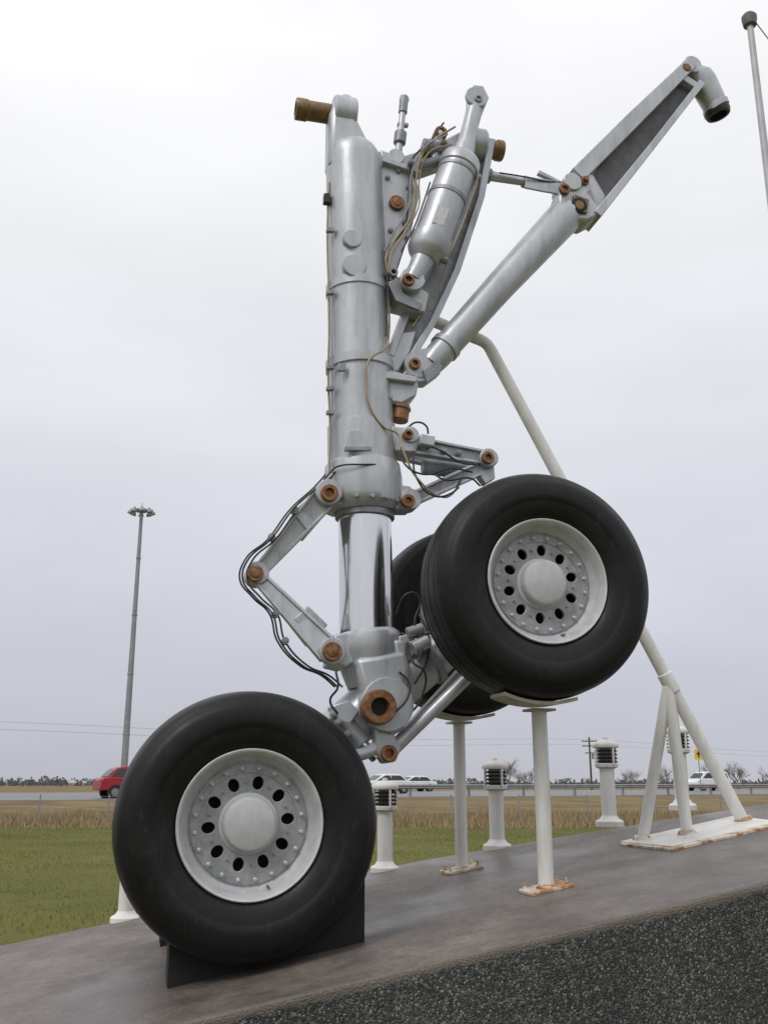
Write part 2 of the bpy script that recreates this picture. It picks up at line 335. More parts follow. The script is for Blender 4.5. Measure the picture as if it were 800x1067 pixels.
# piston foot and pivot fork
stations('piston_foot',[(382,658,29),(382,662,34),(383,668,35.5),(384,680,35),(386,700,30),(389,715,27)],0,GREY,G)
plate('pivot_fork',[(362,690),(414,682),(419,700),(414,722),(419,744),(412,762),(398,770),(384,762),(374,744),(370,722)],0,.36,GREY,G,.03)
plate('pivot_fork_right',[(404,668),(419,670),(420,694),(410,700)],.05,.2,GREY,G,.02)
eye(394,737,.0,27,.42,G)
pin(394,737,.235,18,G,.045,True)
R=8*S(394,737,.24); lathe('pivot_bore',Q(394,737,.22),W,[(0,R*1.1),(.012,R*1.1),(.013,.001)],DARK,G)
plate('brake_rod_lug',[(388,758),(404,756),(416,780),(410,794),(398,796),(390,784)],.12,.09,GREY,G,.01)
pin(405,785,.18,8.5,G,.02,True)
# ---- wheels
NW=.57; WS=.985; RS=1.0
Lc=Q(256.5,857,NW); Rc=Q(556,612,NW)
LcF=Lc-W*2*NW; RcF=Rc-W*2*NW
def circ_curve(cx,cy,r,n):
    return [(cx+r*math.cos(2*math.pi*i/n),cy+r*math.sin(2*math.pi*i/n)) for i in range(n)]
def web_mesh(name,c,ax,h,rot):
    cu=bpy.data.curves.new(name,'CURVE'); cu.dimensions='2D'; cu.fill_mode='BOTH'; cu.extrude=.008; cu.bevel_depth=.003; cu.bevel_resolution=1
    loops=[circ_curve(0,0,.263,96)]
    for i in range(10):
        t=rot+2*math.pi*i/10; L=[]
        for (px,py) in circ_curve(0,0,1,28):
            rr_=.170+px*.031; tt=py*.026; L.append((rr_*math.cos(t)-tt*math.sin(t),rr_*math.sin(t)+tt*math.cos(t)))
        loops.append(L)
    loops.append(circ_curve(0,0,.09,48))
    for L in loops:
        sp=cu.splines.new('POLY'); sp.points.add(len(L)-1); sp.use_cyclic_u=True
        for p,(x,y) in zip(sp.points,L): p.co=(x,y,0,1)
    tmp=bpy.data.objects.new('t',cu); scene.collection.objects.link(tmp); bpy.context.view_layer.update()
    me=bpy.data.meshes.new_from_object(tmp.evaluated_get(bpy.context.evaluated_depsgraph_get())); bpy.data.objects.remove(tmp)
    a,x,y=basis(ax); m=Matrix((x,y,a)).transposed().to_4x4(); m.translation=c+a*h
    me.transform(m); me.materials.clear(); me.materials.append(WEBM)
    o=bpy.data.objects.new(name,me); scene.collection.objects.link(o); parent(o,G)
def wheel(c,ax,rot):
    half=[(.146,.288),(.160,.303),(.176,.319),(.193,.345),(.203,.378),(.2075,.40),(.2085,.404),(.2115,.408),(.214,.435),(.213,.462),(.208,.488),(.1985,.512),(.1955,.514),(.185,.532),(.168,.547),(.150,.556),(.128,.5625)]
    tread=[]
    for g in (.104,.036):
        tread+=[(g+.0045,.5725-(g*g)*.9),(g+.003,.561),(g-.003,.561),(g-.0045,.5732-(g*g)*.8)]
    prof=half+tread; prof=prof+[(-h,r) for h,r in prof[::-1]]
    prof=[(h,r*WS) for h,r in prof]
    lathe('tire',c,ax,prof,TIRE,G,128,ang=50,cap=False)
    K=lambda pr:[(h,r*RS*WS) for h,r in pr]
    lathe('wheel_rim',c,ax,K([(.140,.300),(.160,.306),(.172,.312),(.182,.314),(.187,.309),(.184,.302),(.176,.297),(.168,.294),(.158,.288),(.135,.284),(.118,.276),(.104,.268),(.094,.262),(.05,.262),(-.1,.27),(-.17,.28),(-.18,.32),(-.15,.31)]),RIMW,G,96,ang=25,cap=False)
    web_mesh('wheel_web',c,ax,.078,rot)
    lathe('wheel_bolt_ring',c,ax,[(.086,.209),(.094,.211),(.094,.247),(.086,.251)],WEBM,G,96,cap=False,ang=20)
    lathe('hub_cap',c,ax,[(.085,.128),(.096,.126),(.100,.115),(.142,.112),(.152,.106),(.158,.092),(.161,.001)],HUBM,G,64,ang=25,cap=False)
    a,x,y=basis(ax)
    for i in range(20):
        t=2*math.pi*(i+.5)/20; p=c+(x*math.cos(t)+y*math.sin(t))*.229
        lathe('wheel_bolt',p+a*.092,a,[(0,.009),(.014,.009),(.016,.006),(.022,.005),(.022,.001)],RIMW,G,8,cap=False)
    for i in range(10):
        t=rot+2*math.pi*(i+.5)/10; p=c+(x*math.cos(t)+y*math.sin(t))*.17
        lathe('web_stud',p+a*.088,a,[(0,.006),(.01,.006),(.011,.001)],GREY2,G,8,cap=False)
    t=1.9; p=c+(x*math.cos(t)+y*math.sin(t))*.268
    tube('valve_stem',p+a*.10,p+a*.15,.006,.005,BRASSD,G,8)
    lathe('brake_pack',c,ax,[(.0,.001),(.0,.25),(-.2,.25),(-.22,.22),(-.27,.2),(-.28,.09)],DARK,G,48,cap=False)
for c,s,rot in ((Lc,1,.1),(Rc,1,.25),(LcF,-1,0),(RcF,-1,.2)): wheel(c,W*s,rot)
Lm=Lc-W*NW; Rm=Rc-W*NW
tube('axle',Lc+W*.05,LcF-W*.05,.075,.075,GREY2,G); tube('axle',Rc+W*.05,RcF-W*.05,.075,.075,GREY2,G)
mid=(Lm+Rm)/2
tube('bogie_beam',Lm,mid,.105,.135,GREY,G,48); tube('bogie_beam',mid,Rm,.135,.105,GREY,G,48)
for c in (Lm,Rm): lathe('axle_boss',c-W*.16,W,[(0,.12),(.02,.14),(.30,.14),(.32,.12)],GREY,G)
dB=(Rm-Lm).normalized()
for t in (.28,.72): 
    p=Lm.lerp(Rm,t); lathe('beam_clamp',p-dB*.02,dB,[(0,.14),(.04,.14)],GREY2,G)
for w in (.2,-.2):
    tube('brake_rod',Q(404,786,w*.6),Rc-W*(NW-w)-Z*.22-U*.02,.035,.03,GREY,G,24)
    tube('brake_rod',Q(398,778,w*.6),Lc-W*(NW-w)+U*.28+Z*.2,.035,.03,GREY,G,24)
tube('beam_damper',Q(350,742,.12),Q(376,776,.12),.05,.05,GREY2,G); tube('beam_damper_rod',Q(374,772,.12),Q(392,790,.12),.03,.03,CHROME,G)
plate('damper_bracket',[(343,736),(360,730),(372,742),(362,756),(348,752)],.1,.14,GREY,G,.01)
for x0,y0 in ((352,752),(362,764),(347,744)): pin(x0,y0,.18,3,G,.02,False,mat=GREY2,name='bolt')
for pts in ([(412,640,.1),(426,618,.14),(436,622,.14),(432,650,.15),(440,672,.18),(436,690,.2)],[(424,668,.12),(430,690,.2),(442,700,.22),(440,724,.2),(428,742,.2),(412,748,.2)],
            [(418,660,.1),(434,664,.15),(450,660,.15),(462,668,.1)],[(350,700,.2),(352,716,.22),(344,730,.2),(352,744,.2)],[(416,700,.2),(426,712,.22),(424,728,.24),(412,742,.25)],[(436,640,.05),(446,660,.1),(444,690,.15),(432,712,.2)]):
    hose('brake_hose',pts,.006,BLACK,G)
T('brake_manifold',(424,660,.14),(440,655,.14),6,6,GREY2,G,16); T('brake_manifold',(430,676,.16),(446,668,.16),8,7,GREY,G,16)
plate('manifold_bracket',[(414,664),(428,660),(434,676),(424,690),(414,690)],.1,.06,GREY,G,.006)
# ---------------------------------------------------------------- chock
def arc_block(name,c,u0,u1,th,mat,par,r=.578*WS,bottom=None):
    n=24; top=[]
    for i in range(n+1):
        u=u0+(u1-u0)*i/n; top.append((u,-math.sqrt(max(r*r-u*u,0))))
    vs=[]
    for s in (1,-1):
        for u,dz in top: p=c+U*u+W*s*th/2; vs.append(Vector((p.x,p.y,c.z+dz)))
    for s in (1,-1):
        for u,dz in top:
            p=c+U*u+W*s*th/2
            vs.append(Vector((p.x,p.y,rampz(p.x,p.y)-.005 if bottom is None else c.z+dz-bottom)))
    m=n+1; fs=[]
    for i in range(n):
        fs+=[(i,i+1,m+i+1,m+i),(2*m+i,2*m+i+1,i+1,i),(3*m+i,3*m+i+1,m+i+1,m+i),(2*m+i,2*m+i+1,3*m+i+1,3*m+i)]
    fs+=[(0,m,3*m,2*m),(n,m+n,3*m+n,2*m+n)]
    return mk(name,vs,fs,mat,par,ang=30)
arc_block('wheel_chock',Lc-W*.10,-.30,.53,.22,CHOCK,None)
arc_block('wheel_chock',LcF,-.30,.53,.22,CHOCK,None)
# ---------------------------------------------------------------- stand
BEIGE=pbr('saddle_paint',(.42,.38,.32),(.60,.56,.48),.6,0,20)
def post(base,topz,r,wheelc,nm='support_post'):
    e=empty(nm,base)
    N=Vector((-RB,-RC,1)).normalized(); X=Vector((1,0,RB)).normalized(); X=(X-N*X.dot(N)).normalized(); Y=N.cross(X)
    X2=(X*math.cos(AZ)+Y*math.sin(AZ)); Y2=N.cross(X2)
    box('foot_plate',base+N*.008,.22,.17,.016,RUST,e,.003,X2,Y2,N)
    for i in (-1,1):
        for j in (-1,1): lathe('anchor_bolt',base+N*.014+X2*i*.085+Y2*j*.06,N,[(0,.012),(.012,.012),(.014,.006),(.03,.006)],RUST,e,8)
    tube('post',base,Vector((base.x,base.y,topz)),r,r,WHITE,e,32,.001)
    lathe('weld',base+Z*.012,Z,[(0,r+.012),(.014,r+.001)],RUST,e,32)
    arc_block('saddle',wheelc.copy(),-.21,.16,.2,BEIGE,e,bottom=.016,r=.577*WS)
    box('saddle_plate',Vector((base.x,base.y,topz-.004)),.13,.13,.012,BEIGE,e,.002,U,-W)
post(Rp(569,927),Rc.z-.585,.038,Rc)
post(Rp(481,907),RcF.z-.585,.036,RcF)
fe=empty('steel_support_frame',Rp(715,872))
A=Rp(775,858); top=Q(507,357,-.12); end=Q(440,330,-.06)
rT=.037
dv=(top-A).normalized(); d2=(end-top).normalized()
tube('long_brace',A,top-dv*.06,rT,rT*.98,WHITE,fe,32,.001)
hose('brace_elbow',[top-dv*.10,top-dv*.05,top+(d2-dv)*.012,top+d2*.05,top+d2*.10],rT*.98,WHITE,fe,True)
tube('top_arm',top+d2*.06,end,rT*.98,rT*.98,WHITE,fe,32,.001)
tube('top_arm_clamp',end,Q(395,318,-.02),.03,.03,WHITE,fe)
tube('brace_sleeve',A.lerp(top,.262),A.lerp(top,.30),rT*1.18,rT*1.18,WHITE,fe)
ap=A.lerp(top,.285)
tube('vertical_leg',Rp(716,872),ap,.033,.033,WHITE,fe,32,.001)
tube('raking_leg',Rp(669,877),ap-Z*.03,.033,.033,WHITE,fe,32,.001)
N=Vector((-RB,-RC,1)).normalized()
def rplate(name,pts,th,mat,par,lift=0):
    base=[Rp(*p) for p in pts]; n=len(base)
    vs=[p+N*(th+lift) for p in base]+[p+N*(lift-.002) for p in base]
    fs=[tuple(range(n)),tuple(range(2*n-1,n-1,-1))]+[(i,(i+1)%n,n+(i+1)%n,n+i) for i in range(n)]
    return mk(name,vs,fs,mat,par,bevel=.002)
rplate('base_frame',[(646,880),(700,885),(812,859),(765,853)],.018,WHITE,fe)
rplate('base_rim',[(646,881.5),(700,887),(814,860.5),(812,858),(700,883.5),(650,879)],.012,RUST,fe,.001)
for p in ((716,872),(669,877),(775,858)):
    c=Rp(*p)+N*.017; lathe('leg_weld',c,N,[(0,.055),(.02,.045)],RUST,fe,24)
# ---------------------------------------------------------------- display ramp
def build_ramp():
    front=[(x,3.96+.215*x) for x in (-3.4,-2,-.7,0,.8,1.6,3,5.5)]
    back=[(5.5,6.25),(3.6,6.45),(2.44,6.58),(1.2,6.78),(.25,6.86),(-1,6.74),(-2.35,6.5),(-4.2,6.1)]
    out=front+back; n=len(out)
    vs=[Vector((x,y,max(rampz(x,y),-.02))) for x,y in out]+[Vector((x,y,-.3)) for x,y in out]
    fs=[tuple(range(n))]+[(i,(i+1)%n,n+(i+1)%n,n+i) for i in range(n)]
    conc,nt,b=new_mat('wet_concrete')
    n1=noise(nt,1.1,8,.6); n2=noise(nt,30,6,.7); n3=noise(nt,3.5,8,.65)
    c1=ramp(nt,n1.outputs['Fac'],[(.32,(.105,.084,.071)),(.5,(.155,.131,.114)),(.68,(.225,.197,.175))])
    c2=ramp(nt,n2.outputs['Fac'],[(.3,.62),(.7,1.25)])
    cc=mixc(nt,.75,c1.outputs[0],c2.outputs[0],'MULTIPLY')
    c3=ramp(nt,n3.outputs['Fac'],[(.38,.68),(.62,1.15)])
    cc=mixc(nt,.85,cc,c3.outputs[0],'MULTIPLY')
    c4=ramp(nt,noise(nt,140,3,.6).outputs['Fac'],[(.32,.55),(.45,1.0)])
    cc=mixc(nt,.8,cc,c4.outputs[0],'MULTIPLY')
    # hairline cracks
    vo=nt.nodes.new('ShaderNodeTexVoronoi'); vo.feature='DISTANCE_TO_EDGE'; vo.inputs['Scale'].default_value=.9
    gp=nt.nodes.new('ShaderNodeNewGeometry'); nd=noise(nt,2.2,6,.7); va=nt.nodes.new('ShaderNodeVectorMath'); va.operation='MULTIPLY_ADD'
    nt.links.new(nd.outputs['Color'],va.inputs[0]); va.inputs[1].default_value=(.7,.7,.7); nt.links.new(gp.outputs['Position'],va.inputs[2]); nt.links.new(va.outputs[0],vo.inputs['Vector'])
    ck=ramp(nt,vo.outputs['Distance'],[(0,.35),(.004,1.0)]); cc=mixc(nt,.55,cc,ck.outputs[0],'MULTIPLY')
    nt.links.new(cc,b.inputs['Base Color'])
    rr=ramp(nt,n1.outputs['Fac'],[(.38,.30),(.6,.68)]); nt.links.new(rr.outputs[0],b.inputs['Roughness'])
    bump(nt,b,noise(nt,55,8,.7).outputs['Fac'],.5,.006)
    peb,nt,b=new_mat('pebble_dash')
    g=nt.nodes.new('ShaderNodeNewGeometry')
    v=nt.nodes.new('ShaderNodeTexVoronoi'); v.inputs['Scale'].default_value=125; nt.links.new(g.outputs['Position'],v.inputs['Vector'])
    sep=nt.nodes.new('ShaderNodeSeparateColor'); nt.links.new(v.outputs['Color'],sep.inputs[0])
    cr=ramp(nt,sep.outputs[0],[(.0,(.035,.035,.037)),(.55,(.085,.085,.087)),(.85,(.17,.168,.165)),(1,(.34,.33,.31))])
    dr=ramp(nt,v.outputs['Distance'],[(.25,1.0),(.65,.4)])
    pc=mixc(nt,1.0,cr.outputs[0],dr.outputs[0],'MULTIPLY')
    sx=nt.nodes.new('ShaderNodeSeparateXYZ'); nt.links.new(g.outputs['Position'],sx.inputs[0])
    def mth(op,a,bb):
        m=nt.nodes.new('ShaderNodeMath'); m.operation=op
        for i,q in enumerate((a,bb)):
            if hasattr(q,'links'): nt.links.new(q,m.inputs[i])
            else: m.inputs[i].default_value=q
        return m.outputs[0]
    h=mth('ADD',mth('ADD',mth('MULTIPLY',sx.outputs[0],RB),mth('MULTIPLY',sx.outputs[1],RC)),RA)
    depth=mth('SUBTRACT',h,sx.outputs[2])
    nn=noise(nt,14,8,.7); dd=mth('SUBTRACT',depth,mth('MULTIPLY',nn.outputs['Fac'],.06))
    fac=ramp(nt,dd,[(.0,1.0),(.012,0.0)])
    fin=mixc(nt,fac.outputs[0],pc,(.15,.127,.11))
    st=ramp(nt,noise(nt,2,6,.6,mapscale=(1,1,.2)).outputs['Fac'],[(.35,.7),(.7,1.2)])
    fin=mixc(nt,.8,fin,st.outputs[0],'MULTIPLY')
    nt.links.new(fin,b.inputs['Base Color']); b.inputs['Roughness'].default_value=.6
    inv=ramp(nt,v.outputs['Distance'],[(0,1),(.7,0)]); bump(nt,b,inv.outputs[0],.7,.004)
    o=mk('concrete_ramp',vs,fs,[conc,peb],None,smooth=False)
    for i,p in enumerate(o.data.polygons): p.material_index=0 if abs(p.normal.z)>.5 else 1
    md=o.modifiers.new('b','BEVEL'); md.width=.02; md.segments=3; md.limit_method='ANGLE'; md.angle_limit=math.radians(50)
build_ramp()
# ---------------------------------------------------------------- bollard lights
LENS=pbr('lens',(.25,.26,.27),(.35,.35,.36),.3)
def bollard(x,y):
    b=Rp(x,y); e=empty('bollard_light',b)
    L=lambda nm,h,prof,mat,seg=28: lathe(nm,b+Z*h,Z,prof,mat,e,seg)
    L('base_flange',-.02,[(0,.095),(.032,.095),(.04,.088),(.05,.066),(.07,.054)],WHITE)
    L('shaft',.04,[(0,.050),(.33,.050)],WHITE)
    L('collar',.36,[(0,.055),(.012,.078),(.03,.08),(.036,.074)],WHITE)
    L('lamp_core',.39,[(0,.045),(.11,.045)],LENS)
    for i in range(4): L('louvre_ring',.402+i*.024,[(0,.076),(.006,.080),(.012,.06)],DARK)
    for i in range(4):
        t=math.radians(25+90*i); d=Vector((math.cos(t),math.sin(t),0)); box('louvre_bar',b+d*.079+Z*.445,.016,.012,.125,WHITE,e,.002,d,Z.cross(d))
    L('cap',.50,[(0,.086),(.006,.090),(.022,.090),(.034,.082),(.05,.045),(.056,.02),(.07,.018),(.074,.001)],WHITE)
for x,y in ((131,958),(272,932),(401,906),(518,883),(635,858),(711,841)): bollard(x,y)
# ---------------------------------------------------------------- terrain
th=math.radians(30); Dv=Vector((math.cos(th),math.sin(th),0)); Nv=Vector((-math.sin(th),math.cos(th),0))
def sm(a,b,x):
    t=min(max((x-a)/(b-a),0),1); return t*t*(3-2*t)
def terr(x,y):
    c=-x*math.sin(th)+y*math.cos(th); return .55*sm(40,48.5,c)-.35*sm(88,97,c)
cs=[-300,-60,-20,0,15,30]+[40+i*.85 for i in range(11)]+[60,72,86]+[88+i for i in range(10)]+[120,200,400,900,2500,5000]
ds=[-4000,-1500,-500,-200]+list(range(-120,130,20))+[200,500,1500,4000]
vs=[];fs=[]
for c in cs:
    for d in ds:
        p=Dv*d+Nv*c; vs.append(Vector((p.x,p.y,terr(p.x,p.y))))
nd=len(ds)
for i in range(len(cs)-1):
    for j in range(nd-1): fs.append((i*nd+j,i*nd+j+1,(i+1)*nd+j+1,(i+1)*nd+j))
GR,nt,b=new_mat('ground_grass')
g=nt.nodes.new('ShaderNodeNewGeometry'); sx=nt.nodes.new('ShaderNodeSeparateXYZ'); nt.links.new(g.outputs['Position'],sx.inputs[0])
a1=ramp(nt,noise(nt,.35,8,.65).outputs['Fac'],[(.35,(.105,.112,.030)),(.65,(.155,.150,.046))])
a2=ramp(nt,noise(nt,25,6,.7).outputs['Fac'],[(.3,.7),(.7,1.25)])
gc=mixc(nt,.8,a1.outputs[0],a2.outputs[0],'MULTIPLY')
b1=ramp(nt,noise(nt,.6,8,.7,mapscale=(.4,1,1)).outputs['Fac'],[(.35,(.13,.095,.052)),(.65,(.25,.19,.105))])
mr=nt.nodes.new('ShaderNodeMapRange'); mr.inputs['From Min'].default_value=30.5; mr.inputs['From Max'].default_value=32.5; nt.links.new(sx.outputs[1],mr.inputs[0])
gc=mixc(nt,mr.outputs[0],gc,b1.outputs[0]); nt.links.new(gc,b.inputs['Base Color']); b.inputs['Roughness'].default_value=.95; b.inputs['Specular IOR Level'].default_value=.15
bump(nt,b,noise(nt,18,8,.7).outputs['Fac'],.6,.04)
mk('ground',vs,fs,GR,None,smooth=True)
ASPH=pbr('asphalt',(.13,.13,.137),(.19,.19,.197),.5,0,.8,.2,.01,20)
LINE=pbr('road_paint',(.6,.6,.58),(.75,.75,.72),.6,0,3,0)
def rstrip(name,c0,c1,d0,d1,z,mat,par=None):
    vs=[Dv*d+Nv*c+Z*z for d,c in ((d0,c0),(d1,c0),(d1,c1),(d0,c1))]; return mk(name,vs,[(0,1,2,3)],mat,par,False)
re=empty('road',(0,60,0))
rstrip('asphalt_surface',49.5,86,-900,900,.556,ASPH,re)
for c in (50.5,66,69,85): rstrip('edge_line',c,c+.15,-900,900,.562,LINE,re)
for i in range(-20,30):
    for c in (58,77): rstrip('lane_dash',c,c+.15,i*9,i*9+3,.562,LINE,re)
ge=empty('guard_rail',Dv*40+Nv*49)
for d in range(18,120,4):
    box('rail_post',Dv*d+Nv*49+Z*.85,.12,.12,.75,GALV,ge,0,Dv,Nv)
for zz in (1.07,1.19):
    vs=[Dv*d+Nv*(48.9-o)+Z*(zz+q) for d in (17,121) for o,q in ((0,-.06),(.05,0),(0,.06))]
    mk('rail_beam',vs,[(0,1,4,3),(1,2,5,4)],GALV,ge,False)
fen=empty('wire_fence',(0,36,0))
for i in range(-9,12):
    x=i*2.4; tube('fence_post',Vector((x,36+.03*x,0)),Vector((x+random.uniform(-.05,.05),36+.03*x,.95)),.025,.025,GALV,fen,8)
for zz in (.55,.88): tube('fence_wire',Vector((-22,35.34,zz)),Vector((26.4,36.8,zz)),.005,.005,GALV,fen,6)
def blades(name,n,xf,ylo,yhi,hlo,hhi,wd,cols,clump=False,cmax=1e9):
    y=np.sqrt(rng.uniform(ylo**2,yhi**2,n)) if not clump else rng.uniform(ylo,yhi,n)
    x=rng.uniform(-1,1,n)*xf*y if not clump else rng.uniform(-xf,xf,n)
    keep=~((x>-4.3)&(x<5.6)&(y<6.95))&((-x*math.sin(th)+y*math.cos(th))<cmax); x=x[keep];y=y[keep];n=len(x)
    z=np.array([terr(a,b) for a,b in zip(x,y)])
    patch=.75+.35*np.sin(x*1.3+np.sin(y*.9)*2)*np.cos(y*.7+x*.31)
    h=rng.uniform(hlo,hhi,n)*patch; a=rng.uniform(0,np.pi,n); lx=rng.normal(0,.35,n)*h; ly=rng.normal(0,.35,n)*h
    dx=np.cos(a)*wd; dy=np.sin(a)*wd*.4
    V=np.zeros((n,3,3)); V[:,0]=np.stack([x-dx,y-dy,z-.005],1); V[:,1]=np.stack([x+dx,y+dy,z-.005],1); V[:,2]=np.stack([x+lx,y+ly,z+h],1)
    me=bpy.data.meshes.new(name); me.from_pydata(V.reshape(-1,3).tolist(),[],np.arange(3*n).reshape(-1,3).tolist())
    m,nt,b=new_mat(name+'_mat'); g=nt.nodes.new('ShaderNodeNewGeometry'); r=ramp(nt,g.outputs['Random Per Island'],cols)
    nt.links.new(r.outputs[0],b.inputs['Base Color']); b.inputs['Roughness'].default_value=.9; b.inputs['Specular IOR Level'].default_value=.2
    me.materials.append(m); o=bpy.data.objects.new(name,me); scene.collection.objects.link(o)
blades('lawn_grass',120000,.48,6.6,32,.015,.05,.006,[(0,(.10,.115,.028)),(.5,(.145,.152,.042)),(.85,(.20,.19,.065)),(1,(.27,.235,.11))])
blades('dry_reeds',46000,24,31.3,44,.14,.46,.012,[(0,(.14,.10,.055)),(.5,(.28,.21,.115)),(1,(.42,.335,.20))],True,42)
# ---------------------------------------------------------------- distant trees
def treeline():
    V=[];Fc=[]
    for i in range(1100):
        x=random.uniform(-330,330); y=random.uniform(330,420); H=random.choice((1.5,2.2,2.6,3.2))*random.uniform(.6,1.2)*(1.0 if x<-60 else .8)
        conif=random.random()<.35; wd=H*(.3 if conif else .8)
        for k in range(26):
            t=random.random(); r=wd*((1-t) if conif else math.sin(math.pi*min(.15+t*.8,1)))
            px=x+random.uniform(-r,r); pz=t*H*.9+.1; s=random.uniform(.2,.5)
            b=len(V); py=y+random.uniform(-r,r)
            V+=[(px-s,py,pz),(px+s,py+random.uniform(-.2,.2),pz+random.uniform(-.2,.2)),(px+random.uniform(-.3,.3),py,pz+s*1.2)]; Fc.append((b,b+1,b+2))
    me=bpy.data.meshes.new('distant_tree_line'); me.from_pydata(V,[],Fc)
    m,nt,b=new_mat('tree_line_mat'); g=nt.nodes.new('ShaderNodeNewGeometry'); r=ramp(nt,g.outputs['Random Per Island'],[(0,(.09,.095,.10)),(.6,(.12,.12,.12)),(1,(.17,.155,.145))])
    nt.links.new(r.outputs[0],b.inputs['Base Color']); b.inputs['Roughness'].default_value=.9
    me.materials.append(m); o=bpy.data.objects.new('distant_tree_line',me); scene.collection.objects.link(o)
treeline()
BARK=pbr('bare_bark',(.15,.125,.115),(.25,.21,.19),.9,0,3,0)
def bare(x,y,H,name='bare_tree'):
    V=[];Fc=[]
    def seg(p,q,r0,r1):
        a,u,v=basis(q-p); b=len(V)
        for pp,r in ((p,r0),(q,r1)):
            for k in range(3):
                t=2.094*k; V.append(tuple(pp+(u*math.cos(t)+v*math.sin(t))*r))
        for k in range(3): Fc.append((b+k,b+(k+1)%3,b+3+(k+1)%3,b+3+k))
    def grow(p,d,L,r,lv):
        q=p+d*L; seg(p,q,r,r*.65)
        if lv==0: return
        for k in range(4 if lv>1 else 5):
            nd=(d+Vector((random.uniform(-.8,.8),random.uniform(-.8,.8),random.uniform(-.2,.5)))).normalized()
            grow(p.lerp(q,random.uniform(.45,1)),nd,L*random.uniform(.55,.85),r*.55,lv-1)
    for k in range(3):
        grow(Vector((x+random.uniform(-.2,.2),y,terr(x,y)-.1)),Vector((random.uniform(-.4,.4),random.uniform(-.3,.3),1)).normalized(),H*.36,H*.016,4)
    mk(name,V,Fc,BARK,None,False)
for x,y,H in ((43,132,4.2),(48,138,4.6),(56,140,3.8),(51,134,3.2),(37,134,3.6),(34,140,3.4),(14.2,118,4.4),(17,122,3.4),(60,138,3.6)): bare(x,y,H)
# ---------------------------------------------------------------- vehicles
TYRE2=pbr('car_tire',(.015,.015,.015),(.03,.03,.03),.7,0,5,0); TAILR=pbr('tail_red',(.3,.01,.01),(.4,.02,.02),.2)
def car(name,pos,yaw,paint,L=4.4,H=1.45,van=False):
    e=empty(name,pos); X=Vector((math.cos(yaw),math.sin(yaw),0)); Y=Vector((-math.sin(yaw),math.cos(yaw),0)); wd=1.76
    def ext(nm,prof,w0,w1,mat,off=0,bev=.05):
        zs=[p[1] for p in prof]; z0,z1=min(zs),max(zs); n=len(prof); vs=[]
        for s in (1,-1):
            for x,z in prof:
                w=w0+(w1-w0)*(z-z0)/(z1-z0); vs.append(pos+X*(x*L)+Y*(s*(w/2+off))+Z*(z*H))
        fs=[tuple(range(n)),tuple(range(2*n-1,n-1,-1))]+[(i,(i+1)%n,n+(i+1)%n,n+i) for i in range(n)]
        return mk(nm,vs,fs,mat,e,bevel=bev)
    if van:
        body=[(-.5,.2),(-.49,.6),(-.47,.62),(.32,.62),(.46,.54),(.5,.45),(.5,.2)]; cab=[(-.49,.60),(-.46,.97),(-.4,1.0),(.12,1.0),(.2,.95),(.36,.60)]
        win=[(-.44,.66),(-.42,.92),(.13,.92),(.29,.66)]
    else:
        body=[(-.5,.24),(-.5,.55),(-.47,.64),(-.30,.665),(.20,.645),(.42,.56),(.49,.47),(.5,.24)]
        cab=[(-.42,.63),(-.30,.93),(-.22,.99),(-.02,1.0),(.06,.96),(.25,.63)]; win=[(-.36,.675),(-.27,.92),(.02,.92),(.19,.675)]
    ext('body_shell',body,wd,wd*.97,paint,0,.07); ext('cabin',cab,wd*.94,wd*.72,paint,0,.05)
    ext('side_windows',win,wd*.925,wd*.755,GLASS,.012,0)
    for (a,bq) in ((cab[0],cab[1]),(cab[-1],cab[-2])):
        sgn=-1 if a is cab[0] else 1
        p=[]
        for (x,z),hw in ((( a[0]*.85+bq[0]*.15),(a[1]*.85+bq[1]*.15)),.40*wd),(((a[0]*.1+bq[0]*.9),(a[1]*.1+bq[1]*.9)),.34*wd):
            for s in (1,-1): p.append(pos+X*(x*L+sgn*.03)+Y*(s*hw)+Z*(z*H+.01))
        mk('windscreen',[p[0],p[1],p[3],p[2]],[(0,1,2,3)],GLASS,e,False)
    for sx_ in (-.31,.31):
        for s in (1,-1):
            c=pos+X*(sx_*L)+Y*(s*(wd/2-.1))+Z*.31
            lathe('tire',c-Y*s*.09,Y*s,[(0,.29),(.02,.31),(.17,.31),(.2,.28)],TYRE2,e,24)
            lathe('wheel_cover',c+Y*s*.10,Y*s,[(0,.2),(.02,.19),(.025,.02)],GALV,e,16)
            lathe('wheel_arch',c-Y*s*.12,Y*s,[(0,.37),(.225,.37)],DARK,e,24)
    box('pillar',pos+X*(-.08*L)+Z*(.8*H),.07,wd*.86,.28*H,paint,e,0,X,Y)
    for s in (1,-1):
        box('tail_light',pos+X*(-.495*L)+Y*(s*.7)+Z*(.56*H),.06,.25,.12,TAILR,e,.01,X,Y)
        box('headlight',pos+X*(.475*L)+Y*(s*.66)+Z*(.47*H),.1,.3,.12,RIMW,e,.02,X,Y)
RED=pbr('red_car_paint',(.28,.012,.02),(.34,.02,.03),.2,.1,2,0); WCAR=pbr('white_car_paint',(.70,.71,.72),(.78,.78,.79),.2,0,2,0)
yaw=th
def onroad(px,c):
    cx=(px-400)/F; k=cx/(CP-(533.5-823)/F*SP); Y=c/(math.cos(th)-k*math.sin(th)); return Vector((k*Y,Y,.56))
car('red_car',onroad(140,53.5),yaw,RED,4.0,1.62)
car('white_car',onroad(398,66.8),yaw+math.pi,WCAR,4.5,1.42)
car('white_car',onroad(429,81),yaw+math.pi,WCAR,4.6,1.4)
car('white_van',onroad(737,72),yaw+math.pi,WCAR,4.9,1.85,True)
